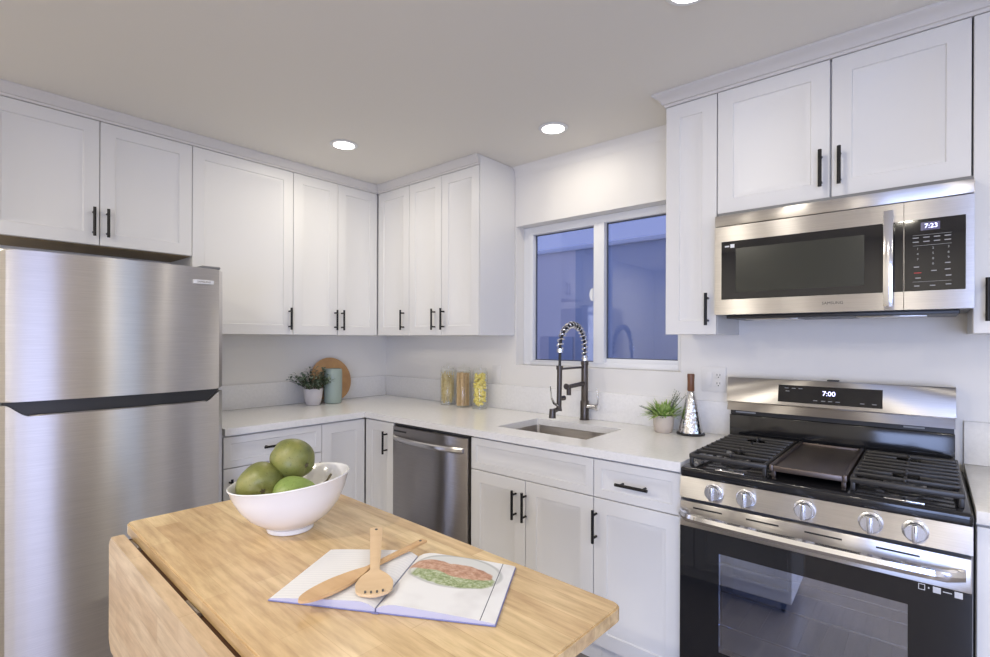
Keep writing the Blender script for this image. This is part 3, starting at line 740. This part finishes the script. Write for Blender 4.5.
# ------------------------------------------------------------------ kitchen cart
TZ = .89
def cart():
    t = thing('kitchen_cart', 'drop-leaf kitchen cart with butcher block top and white cabinet base', 'kitchen cart', (2.2974, -1.8945, 0), math.radians(-2.08))
    X0, X1, Y0, Y1 = -.5622, .5500, -.2489, .2489
    b = nb(); prism(b, rrect(X0, X1, Y0, Y1, .016, 3), TZ-.028, TZ)
    bmesh.ops.bevel(b, geom=[e for e in b.edges if abs(e.verts[0].co.z-e.verts[1].co.z) < 1e-6], offset=.003, segments=2, affect='EDGES')
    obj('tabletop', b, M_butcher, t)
    # leaf hanging from the long front side
    b = nb(); prism(b, rrect(X0+.022, X1-.03, .600, TZ-.016, .022, 6), Y0-.038, Y0-.012, 'y')
    bmesh.ops.bevel(b, geom=[e for e in b.edges if abs(e.verts[0].co.y-e.verts[1].co.y) < 1e-6], offset=.005, segments=2, affect='EDGES')
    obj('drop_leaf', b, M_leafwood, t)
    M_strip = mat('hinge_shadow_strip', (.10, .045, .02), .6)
    b = nb(); box(b, X0+.05, X1-.06, Y0-.0118, Y0+.03, TZ-.036, TZ-.0285); obj('hinge_gap_shade', b, M_strip, t)  # dark strip in the leaf gap, its shade put into the colour
    h0 = None
    for k in range(3):
        hx = X0+.12 + k*.41
        if h0 is None:
            b = nb(); cyl(b, (-.032, 0, 0), (.032, 0, 0), .004, seg=10); box(b, -.03, .03, -.0040, -.0028, -.014, -.002); box(b, -.03, .03, .0, .02, -.0050, -.0038)
            h0 = obj('hinge', b, M_dsteel, t, (hx, Y0-.0062, TZ-.0235))
        else: share('hinge', h0, t, (hx, Y0-.0062, TZ-.0235))
    # white cabinet base
    bx0, bx1, by0, by1 = X0+.10, X1-.10, Y0+.03, Y1-.06
    b = nb(); box(b, bx0, bx1, by0, by1, .060, TZ-.0365, .003); obj('cart_body', b, M_white, t)
    for i in range(2):
        w_ = (bx1-bx0)/2-.02
        o = obj('cart_door', panel_bm(w_, .56, .018, .055), M_white, t, (bx1-.015-i*(w_+.01), by1+.0185, .12)); o.rotation_euler = (0, 0, PI)
        add_handle(o, .03 if i else w_-.03, .46)
        o = obj('cart_drawer', panel_bm(w_, .13, .018, .03), M_white, t, (bx1-.015-i*(w_+.01), by1+.0185, .70)); o.rotation_euler = (0, 0, PI)
        add_handle(o, w_/2, .065, True)
    for px in (bx0+.04, bx1-.04):
        for py in (by0+.04, by1-.04):
            b = nb(); cyl(b, (px-.010, py, .0205), (px+.010, py, .0205), .020, seg=20); box(b, px-.014, px+.014, py-.016, py+.016, .034, .0595, .003); obj('caster', b, M_blackpl, t)
cart()

# ------------------------------------------------------------------ bowl and pears
BX, BY = 2.0785, -1.8715
def bowl():
    cdir = Vector((math.cos(math.radians(40.63)), math.sin(math.radians(40.63))))     # the raised side of the rim
    def warp(p, a):
        h = p.z/.12; k = cdir.dot(Vector((math.cos(a), math.sin(a))))
        z = p.z*(1.03 + .115*k*min(1, max(0, (h-.05))*1.1)); return Vector((p.x, p.y, z))
    prof = [(.048, 0), (.053, .001), (.054, .006), (.050, .010), (.069, .020), (.094, .038), (.114, .062), (.128, .090), (.1365, .116), (.1395, .1195), (.1375, .1215), (.1335, .118),
            (.124, .093), (.109, .066), (.089, .043), (.062, .027), (.030, .020), (.0005, .0185)]
    b = nb(); lathe(b, prof, 64, None, True, False, warp)
    o = obj('bowl', b, M_ceramic, None, (BX, BY, TZ+.0005), 60)
    tag(o, 'white ceramic bowl with slanted rim holding green pears on the wooden cart', 'bowl')
bowl()
def pear(name, label, loc, axis, s, m, squash=1.0, stem=True, dimple=False, neck=.5):
    t = thing(name, label, 'pear', loc, 0, 'green pears in the white bowl')
    q = Vector((0,0,1)).rotation_difference(Vector(axis).normalized()).to_matrix().to_4x4()
    prof = []
    n = 26
    for i in range(n+1):
        th = PI*i/n; z = -math.cos(th); r = math.sin(th)
        r *= 1 + .02*math.sin(3*th)
        if z > 0: r *= 1 - (1-neck)*.55*(z**1.5); z *= 1.12 + (1-neck)*.35
        if z < -.8: z += (abs(z)-.8)*.55*max(0, 1-(r/.5)**2) if dimple else 0
        prof.append((max(r, .004)*s*squash, z*s))
    seed = random.random()*6
    def warp(p, a): return p*(1 + .022*math.sin(3*a+seed) + .014*math.sin(5*a+seed*2))
    b = nb(); lathe(b, prof, 40, q, True, True, warp); obj('flesh', b, m, t, None, 80)
    tip = q @ Vector((0, 0, prof[-1][1]))
    if stem:
        d = (q.to_3x3() @ Vector((0, 0, 1))); side = Vector((0, 0, 1))
        b = nb(); tube(b, [tip*.92, tip+d*.012+side*.003, tip+d*.026+side*.011, tip+d*.036+side*.024], [.0028, .0022, .0022, .0030], 8); obj('stem', b, M_stem, t)
    if dimple:
        bt = q @ Vector((0, 0, prof[0][1])); d = bt.normalized()
        b = nb(); 
        for k in range(5):
            a = 2*PI*k/5; u, v = frame_of(d); e = u*math.cos(a)+v*math.sin(a)
            tube(b, [bt*.985+e*.001, bt*1.005+e*.004, bt*1.008+e*.0065], [.0026, .0022, .0010], 6)
        obj('blossom_end', b, M_stem, t)
    return t
RIGHT = Vector((.759, .651, 0)); TOWARD = Vector((.651, -.759, 0)); UPV = Vector((0, 0, 1))
def rel(r, tw, u): p = Vector((BX, BY, TZ)) + RIGHT*r + TOWARD*tw + UPV*u; return tuple(p)
pear('pear', 'large olive green pear at the left of the white bowl, blossom end facing out', rel(-.067, .012, .109), -(TOWARD*.75 + RIGHT*.42 - UPV*.02), .0555, M_pear, 1.0, False, True, .75)
pear('pear', 'topmost olive green pear resting at the back of the white bowl', rel(-.007, -.034, .161), -(RIGHT*.82 + TOWARD*.40 - UPV*.20), .0515, M_pear, 1.0, False, True, .72)
pear('pear', 'brighter green pear with a curved stem lying low in the white bowl', rel(.018, .040, .096), (RIGHT*.93 - TOWARD*.10 + UPV*.22), .043, M_pear2, .98, True, False, .35)

# ------------------------------------------------------------------ cookbook and wooden utensils
def book():
    th = math.atan2(.10, .177); cx, cy = 2.502, -1.876
    t = thing('cookbook', 'open cookbook showing a plated meal on the wooden cart', 'book', (cx, cy, TZ+.0006), th)
    W, Hh = .202, .106
    M_cover = mat('cover_blue', (.20, .21, .42), .45)
    b = nb(); box(b, -W-.001, -.006, -Hh-.0012, Hh+.001, 0, .0022, .0008); box(b, .006, W+.0055, -Hh-.0012, Hh+.001, 0, .0022, .0008); box(b, -.006, .006, -Hh-.003, Hh+.003, 0, .0018)
    obj('cover', b, M_cover, t, label='blue cover')
    def block(sgn, W_, h0):
        n = 18; F = []; b = nb()
        for k in range(n+1):
            s = k/n; x = sgn*(.0015 + s*(W_-.0015))
            z = .0045 + h0*(1-s)**.7*min(1, s*7)**.6 + .0035*(1-s)
            F.append([b.verts.new(q) for q in ((x, -Hh, .0023), (x, Hh, .0023), (x, Hh, z), (x, -Hh, z))])
        for a, c in zip(F, F[1:]):
            for k in range(4):
                f = b.faces.new((a[k], a[(k+1) % 4], c[(k+1) % 4], c[k])); f.material_index = 0 if k == 2 else 1
        b.faces.new(F[0]).material_index = 1; b.faces.new(F[-1]).material_index = 1
        return b
    # left page: pale text block
    ml = mat('page_text', (.80, .80, .80), .42); v = coords(ml)
    wv = nd(ml, 'ShaderNodeTexWave'); wv.bands_direction = 'Y'; wv.inputs['Scale'].default_value = 34; lk(ml, v, wv.inputs[0])
    lk(ml, ramp(ml, wv.outputs[1], [(.62, (.81, .81, .82)), (.85, (.75, .75, .77))]), bsdf(ml).inputs['Base Color'])
    # right page: dish of bread and greens on a pale plate
    mr = mat('page_dish', (.8, .8, .8), .42); v = coords(mr)
    def ell(px, py, rx, ry, rot=0, soft=.1, wob=.25):
        mp = nd(mr, 'ShaderNodeMapping'); mp.vector_type = 'TEXTURE'
        mp.inputs['Location'].default_value = (px, py, 0); mp.inputs['Rotation'].default_value = (0, 0, rot); mp.inputs['Scale'].default_value = (rx, ry, 1)
        lk(mr, v, mp.inputs[0])
        sx = nd(mr, 'ShaderNodeSeparateXYZ'); lk(mr, mp.outputs[0], sx.inputs[0])
        cb = nd(mr, 'ShaderNodeCombineXYZ'); lk(mr, sx.outputs[0], cb.inputs[0]); lk(mr, sx.outputs[1], cb.inputs[1])
        ln = nd(mr, 'ShaderNodeVectorMath'); ln.operation = 'LENGTH'; lk(mr, cb.outputs[0], ln.inputs[0])
        ad = nd(mr, 'ShaderNodeMath'); ad.operation = 'MULTIPLY_ADD'; lk(mr, noise(mr, v, 45, 3), ad.inputs[0]); ad.inputs[1].default_value = wob; lk(mr, ln.outputs[1], ad.inputs[2])
        return ramp(mr, ad.outputs[0], [(max(0, 1+wob/2-soft) if False else .92, (1,1,1)), (1.0, (0,0,0))])
    base = ramp(mr, noise(mr, v, 14, 2), [(.35, (.70, .69, .70)), (.6, (.82, .82, .83))])
    c = base
    c = mixc(mr, ell(.097, .044, .097, .068, 0, .05, .02), c, (.30, .31, .31))
    c = mixc(mr, ell(.097, .043, .094, .065, 0, .05, .02), c, (.66, .67, .66))
    green = ramp(mr, noise(mr, v, 120, 4, .7), [(.32, (.14, .20, .06)), (.5, (.33, .40, .20)), (.68, (.62, .66, .50))])
    c = mixc(mr, ell(.098, .022, .098, .046, -.05, .1, .28), c, green)
    bread = ramp(mr, noise(mr, v, 70, 4, .7), [(.3, (.30, .13, .07)), (.5, (.52, .29, .19)), (.7, (.68, .47, .36))])
    c = mixc(mr, ell(.045, .056, .052, .026, .1, .1, .3), c, bread)
    c = mixc(mr, ell(.115, .046, .070, .031, -.12, .1, .3), c, bread)
    sxx = nd(mr, 'ShaderNodeSeparateXYZ'); lk(mr, v, sxx.inputs[0])
    lm = nd(mr, 'ShaderNodeMath'); lm.operation = 'COMPARE'; lk(mr, sxx.outputs[0], lm.inputs[0]); lm.inputs[1].default_value = .181; lm.inputs[2].default_value = .0008
    c = mixc(mr, lm.outputs[0], c, (.08, .08, .12))
    lk(mr, c, bsdf(mr).inputs['Base Color'])
    pe = mat('page_edges', (.50, .50, .64), .6)
    obj('left_pages', block(-1, W-.002, .011), [ml, pe], t); obj('right_pages', block(1, W+.004, .011), [mr, pe], t)
book()
def spoon_bm(L, wh, wb, lb, slots=False, th=.006, dish=.004):
    """handle along +x from 0 to L-lb, then the blade"""
    b = nb(); n = 40; F = []
    for i in range(n+1):
        s = i/n; x = s*L
        if x < L-lb: wd = wh*(.62+.38*abs(1-x/(L-lb))**.8); 
        else:
            q = (x-(L-lb))/lb; wd = wh*.62*(1-min(1, q*3)) + wb*math.sin(min(1, q/.52)*PI/2)**.9 if q < .52 else wb*math.sqrt(max(0.02, 1-((q-.52)/.48)**(3.2 if slots else 2.2)))
        wd = max(wd, .002)
        q = max(0, (x-(L-lb))/lb); dz = -dish*math.sin(PI*min(1, q))
        F.append([b.verts.new(p) for p in ((x, -wd/2, dz*.2), (x, -wd/4, dz), (x, wd/4, dz), (x, wd/2, dz*.2), (x, wd/2, dz*.2+th*.8), (x, wd/4, dz+th), (x, -wd/4, dz+th), (x, -wd/2, dz*.2+th*.8))])
    for a, c in zip(F, F[1:]):
        for k in range(8): b.faces.new((a[k], a[(k+1) % 8], c[(k+1) % 8], c[k]))
    b.faces.new(F[0]); b.faces.new(F[-1]); return b
def utensil(name, label, p0, p1, wh, wb, lb, m, slots):
    p0, p1 = Vector(p0), Vector(p1); d = p1-p0; L = d.length
    t = thing(name, label, 'utensil', p0, 0, 'wooden utensils lying on the open cookbook')
    t.rotation_euler = (0, -math.asin(d.z/L), math.atan2(d.y, d.x))
    obj('blade_and_handle', spoon_bm(L, wh, wb, lb, slots), m, t, None, 50)
    b = nb(); cyl(b, (.012, 0, .0035), (.012, 0, .0068), .0032, seg=12); obj('hanging_hole', b, M_ink, t, label='dark hole at the handle end')
    if slots:
        b = nb()
        for k in range(4): box(b, L-.0105-abs(k-1.5)*.0022, L-.0035-abs(k-1.5)*.0028, -.0166+k*.0100, -.0134+k*.0100, -.001, .0064)
        obj('tine_gap', b, M_ink, t, label='dark gaps between short tines')
utensil('wooden_spatula', 'brown wooden spatula lying diagonally across the open cookbook under the slotted spoon', (2.424, -1.745, TZ+.020), (2.463, -2.056, TZ+.0205), .017, .046, .15, M_utensil, False)
utensil('wooden_spork', 'pale wooden tined serving spoon lying across the spatula on the open cookbook', (2.323, -1.797, TZ+.036), (2.541, -1.962, TZ+.0200), .027, .066, .085, M_pale, True)

# ------------------------------------------------------------------ things on the worktop
ZW = T1+.0006
def board():
    t = tag(obj('serving_board', lathe(nb(), [(.150, 0), (.1545, .003), (.1545, .013), (.150, .016)], 56), M_board), 'round wooden serving board leaning on the left wall behind the sage vase', 'board')
    a = math.radians(78)
    t.rotation_euler = (0, a, 0); t.location = (.066, -.532, ZW+.1545*math.sin(a)+.0005)
board()
b = lathe(nb(), [(.048, 0), (.055, .004), (.059, .02), (.061, .10), (.061, .200), (.059, .228), (.055, .234), (.051, .228), (.050, .05), (.001, .04)], 40, None, True, False)
tag(obj('vase', b, M_sage, None, (.168, -.577, ZW), 40), 'sage green ceramic vase in front of the round wooden board', 'vase')
def leaf(b, base, d, L, W, bend=.3):
    d = Vector(d).normalized(); side = d.cross(Vector((0,0,1)))
    if side.length < .05: side = Vector((1,0,0))
    side.normalize(); nrm = side.cross(d).normalized()
    base = Vector(base); pts = []
    for i, (s, wv) in enumerate(((0, .12), (.3, .8), (.6, 1), (.85, .6), (1, .05))):
        c = base + d*L*s - Vector((0,0,1))*bend*L*s*s + nrm*0
        pts.append((b.verts.new(c-side*W*wv/2 + nrm*W*.12*wv), b.verts.new(c), b.verts.new(c+side*W*wv/2 + nrm*W*.12*wv)))
    for p, q in zip(pts, pts[1:]):
        b.faces.new((p[0], p[1], q[1], q[0])); b.faces.new((p[1], p[2], q[2], q[1]))
def plant_dusty():
    t = thing('potted_plant', 'bushy dusty green plant in a white textured pot beside the sage vase', 'plant', (.160, -.718, ZW))
    def warp(p, a): return Vector((p.x*(1+.012*math.sin(16*a+p.z*160)), p.y*(1+.012*math.sin(16*a+p.z*160)), p.z))
    b = lathe(nb(), [(.041, 0), (.045, .004), (.056, .05), (.061, .102), (.062, .110), (.058, .110), (.056, .098), (.001, .096)], 48, None, True, False, warp); obj('pot', b, M_whitepot, t)
    b = lathe(nb(), [(.0555, .0985), (.03, .100), (.001, .101)], 24, None, True, False); obj('soil', b, M_soil, t)
    b = nb(); sb = nb(); rnd = random.Random(3)
    for k in range(46):
        a = rnd.uniform(0, 2*PI); e = rnd.uniform(.25, 1.4); L = rnd.uniform(.09, .165)
        d = Vector((math.cos(a)*math.cos(e), math.sin(a)*math.cos(e), math.sin(e)*.95)); p0 = Vector((math.cos(a)*.03, math.sin(a)*.03, .10))
        tube(sb, [p0, p0+d*L*.6, p0+d*L-Vector((0,0,.01))], .0013, 5)
        for j in range(9):
            s = .25+.75*j/8; p = p0+d*L*s; aa = rnd.uniform(0, 2*PI)
            dd = d*.5+Vector((math.cos(aa), math.sin(aa), rnd.uniform(-.2, .9)))
            leaf(b, p, dd, rnd.uniform(.024, .036), rnd.uniform(.014, .019), .3)
    obj('foliage', b, M_leaf1, t, None, 0); obj('stems', sb, M_stem, t)
plant_dusty()
def plant_grass():
    t = thing('potted_plant', 'fresh bright green grassy plant in a beige pot left of the metal grater', 'plant', (2.298, -.125, ZW))
    b = lathe(nb(), [(.036, 0), (.040, .004), (.0455, .03), (.048, .070), (.048, .080), (.044, .080), (.041, .068), (.001, .066)], 40, None, True, False); obj('pot', b, M_concrete, t)
    b = lathe(nb(), [(.041, .0665), (.02, .070), (.001, .071)], 24, None, True, False); obj('soil', b, M_soil, t)
    b = nb(); rnd = random.Random(11)
    for k in range(190):
        a = rnd.uniform(0, 2*PI); e = rnd.uniform(.35, 1.5); r = rnd.uniform(0, .034)
        d = Vector((math.cos(a)*math.cos(e), math.sin(a)*math.cos(e), math.sin(e)))
        leaf(b, (math.cos(a)*r, math.sin(a)*r, .066), d, rnd.uniform(.06, .125), rnd.uniform(.007, .012), rnd.uniform(.1, .5))
    obj('foliage', b, M_leaf2, t, None, 0)
    b = nb()
    for k in range(9):
        a = rnd.uniform(-.6, 1.0); e = rnd.uniform(.9, 1.35); d = Vector((math.cos(a)*math.cos(e), math.sin(a)*math.cos(e), math.sin(e))); L = rnd.uniform(.10, .15)
        p0 = Vector((.012, .0, .066)); tube(b, [p0, p0+d*L*.5, p0+d*L+Vector((.006,0,0))], .0013, 5)
        for j in range(7): leaf(b, p0+d*L*(.45+.09*j), d+Vector((rnd.uniform(-1,1), rnd.uniform(-1,1), .4)), .014, .003, .2)
    for k in range(3):
        d = Vector((-.95, rnd.uniform(-.3, .1), .20)); p0 = Vector((-.02, -.01, .07)); tube(b, [p0, p0+d*.04+Vector((0,0,.02)), p0+d*.09+Vector((0,0,.03))], .0013, 5)
    obj('sprig', b, M_sprig, t, None, 0, label='grey green sprigs')
plant_grass()
def grater():
    t = thing('cone_grater', 'shiny conical metal grater with a dark wooden handle beside the range', 'grater', (2.418, -.100, ZW))
    b = lathe(nb(), [(.061, 0), (.063, .003), (.063, .008), (.058, .011), (.054, .011)], 40, None, True, False); obj('base_ring', b, M_blackpl, t)
    m = mat('grater_steel', (.70, .70, .72), .16, 1.0)
    v = coords(m, (1, 1, 1)); vo = nd(m, 'ShaderNodeTexVoronoi'); vo.inputs['Scale'].default_value = 85; lk(m, v, vo.inputs['Vector'])
    sx = nd(m, 'ShaderNodeSeparateXYZ'); lk(m, v, sx.inputs[0])
    mk = nd(m, 'ShaderNodeMath'); mk.operation = 'LESS_THAN'; mk.inputs[1].default_value = -.008; lk(m, sx.outputs[0], mk.inputs[0])
    rr = ramp(m, vo.outputs[0], [(.22, (.05, .05, .05)), (.34, (1, 1, 1))])
    lk(m, mixc(m, mk.outputs[0], (.70, .70, .72), mixc(m, 1, (.70, .70, .72), rr, 'MULTIPLY')), bsdf(m).inputs['Base Color'])
    bump(m, vo.outputs[0], .35, .003)
    b = lathe(nb(), [(.0545, .0113), (.029, .14), (.0165, .195), (.0140, .200), (.001, .201)], 40, None, True, False); obj('cone', b, m, t)
    b = lathe(nb(), [(.0140, .2005), (.0160, .204), (.0150, .245), (.0165, .275), (.0150, .281), (.001, .282)], 24, None, True, False); obj('handle', b, M_handlewood, t)
grater()
def jar(x, y, label, fill):
    t = thing('storage_jar', label, 'jar', (x, y, ZW), 0, 'glass pasta jars')
    b = lathe(nb(), [(.046, 0), (.0485, .003), (.0485, .232), (.044, .240), (.041, .240), (.0455, .230), (.0455, .008), (.001, .0075)], 36, None, True, False); obj('glass_body', b, M_jar, t)
    b = lathe(nb(), [(.040, .2405), (.043, .243), (.043, .252), (.038, .256), (.010, .258), (.009, .266), (.013, .272), (.010, .277), (.001, .278)], 28, None, True, False); obj('glass_lid', b, M_jar, t)
    b = nb(); tube(b, [(.0445*math.cos(a), .0445*math.sin(a), .2385) for a in [k*PI/16 for k in range(33)]], .0018, 6, False); obj('lid_seal', b, M_plastic, t)
    return t
def pasta_mat(n, a, c): 
    m = mat(n, a, .5); lk(m, ramp(m, noise(m, coords(m), 60, 3), [(.35, a), (.65, c)]), bsdf(m).inputs['Base Color']); return m
JX = (.812, .957, 1.104); JY = -.115; rnd = random.Random(5)
jar(JX[0], JY, 'tall glass jar of pale twisted pasta, leftmost of the three', 0)
jar(JX[1], JY, 'tall glass jar of brown spaghetti in the middle of the three', 1)
jar(JX[2], JY, 'tall glass jar of yellow pasta shapes, nearest the window', 2)
b = nb()
for k in range(130):
    a = rnd.uniform(0, 2*PI); r = .043*math.sqrt(rnd.random()); z = rnd.uniform(.012, .13); x0, y0 = r*math.cos(a), r*math.sin(a)
    dx, dy = rnd.uniform(-.02, .02), rnd.uniform(-.02, .02); pts = []
    for i in range(9):
        s = i/8; px, py = x0+dx*s+.003*math.sin(s*12+k), y0+dy*s+.003*math.cos(s*12+k); q = math.hypot(px, py)
        if q > .0425: px, py = px*.0425/q, py*.0425/q
        pts.append((px, py, z+s*.095))
    tube(b, pts, .0026, 5)
tag(obj('twisted_pasta', b, pasta_mat('pasta_pale', (.86, .74, .44), (.70, .56, .26)), None, (JX[0], JY, ZW), 60), 'pale twisted pasta filling the leftmost glass jar', 'pasta', None, 'stuff')
b = nb()
for k in range(150):
    a = rnd.uniform(0, 2*PI); r = .0425*math.sqrt(rnd.random()); a2 = a+rnd.uniform(-.25, .25)
    cyl(b, (r*math.cos(a), r*math.sin(a), .0085), (r*math.cos(a2), r*math.sin(a2), rnd.uniform(.205, .225)), .0020, seg=5)
tag(obj('spaghetti', b, pasta_mat('pasta_brown', (.80, .60, .35), (.66, .45, .22)), None, (JX[1], JY, ZW), 60), 'brown spaghetti standing in the middle glass jar', 'pasta', None, 'stuff')
b = nb()
for k in range(200):
    a = rnd.uniform(0, 2*PI); r = .0335*math.sqrt(rnd.random()); z = rnd.uniform(.022, .218)
    M = Matrix.Translation((r*math.cos(a), r*math.sin(a), z)) @ Matrix.Rotation(rnd.uniform(0, 6), 4, 'X') @ Matrix.Rotation(rnd.uniform(0, 6), 4, 'Y')
    lathe(b, [(.004, -.011), (.0085, -.004), (.0085, .004), (.004, .011)], 7, M)
tag(obj('pasta_shapes', b, pasta_mat('pasta_yellow', (.92, .80, .26), (.85, .70, .18)), None, (JX[2], JY, ZW), 60), 'yellow pasta shapes filling the glass jar nearest the window', 'pasta', None, 'stuff')

# ------------------------------------------------------------------ switch plates
def plate(name, label, x, z, gangs):
    w_ = .070*len(gangs)*.79 if len(gangs) > 1 else .070
    t = thing(name, label, 'outlet', (x, -.0012, z))
    obj('cover_plate', box(nb(), -w_/2, w_/2, -.0055, 0, -.058, .058, .002), M_plastic, t)
    for i, g in enumerate(gangs):
        cx = (i-(len(gangs)-1)/2)*.046
        if g == 'rocker':
            b = nb(); box(b, cx-.0165, cx+.0165, -.0085, -.0056, -.033, .033, .001); obj('rocker', b, M_plastic, t)
        else:
            b = nb()
            for s in (-.0195, .0195): box(b, cx-.0165, cx+.0165, -.0078, -.0056, s-.0145, s+.0145, .001)
            so = obj('socket', b, M_plastic, t)
            b = nb()
            for s in (-.0195, .0195):
                for q in (-.0065, .0065): box(b, cx+q-.0012, cx+q+.0012, -.0082, -.0079, s-.002, s+.008)
                cyl(b, (cx, -.0079, s-.008), (cx, -.0082, s-.008), .0028, seg=10)
            obj('socket_slots', b, M_slot, so)
plate('wall_outlet', 'white double switch and socket plate on the wall left of the range', 2.490, 1.168, ['rocker', 'socket'])
plate('wall_switch', 'white single switch plate on the wall right of the pasta jars', 1.147, 1.130, ['rocker'])

# ------------------------------------------------------------------ recessed downlights
def downlight(x, y, label, power=LAMP_POWER):
    t = thing('ceiling_downlight', label, 'ceiling light', (x, y, ZC), 0, 'recessed ceiling downlights')
    b = lathe(nb(), [(.056, -.0005), (.072, -.0005), (.075, -.003), (.070, -.007), (.060, -.0085), (.056, -.007)], 40, None, False, False)
    for k in range(0): pass
    obj('trim_ring', b, M_vinyl, t)
    b = lathe(nb(), [(.0575, -.0030), (.0575, -.0055), (.001, -.0056)], 36, None, True, False); obj('lens', b, M_lens, t)
    l = bpy.data.lights.new('bulb', 'AREA'); l.shape = 'DISK'; l.size = .11; l.energy = power; l.color = (1, .93, .79)
    o = bpy.data.objects.new('bulb', l); C.objects.link(o); o.parent = t; o.location = (0, 0, -.0095)
downlight(.818, -.915, 'round recessed ceiling light above the left worktop corner, leftmost in view')
downlight(1.818, -.357, 'round recessed ceiling light above the sink window', 2.0)
downlight(2.706, -.936, 'round recessed ceiling light at the top edge of the photo before the range', 2.0)
for x, y, k in ((1.9, -3.3, 1.1), (.8, -3.9, 1.1), (3.1, -4.0, 1), (4.3, -1.3, .5), (4.4, -3.1, 1)):  # unseen lamps added behind the camera, boosted to fill the room
    downlight(x, y, 'unseen recessed ceiling light added as fill behind the camera', BACK_FILL*k)
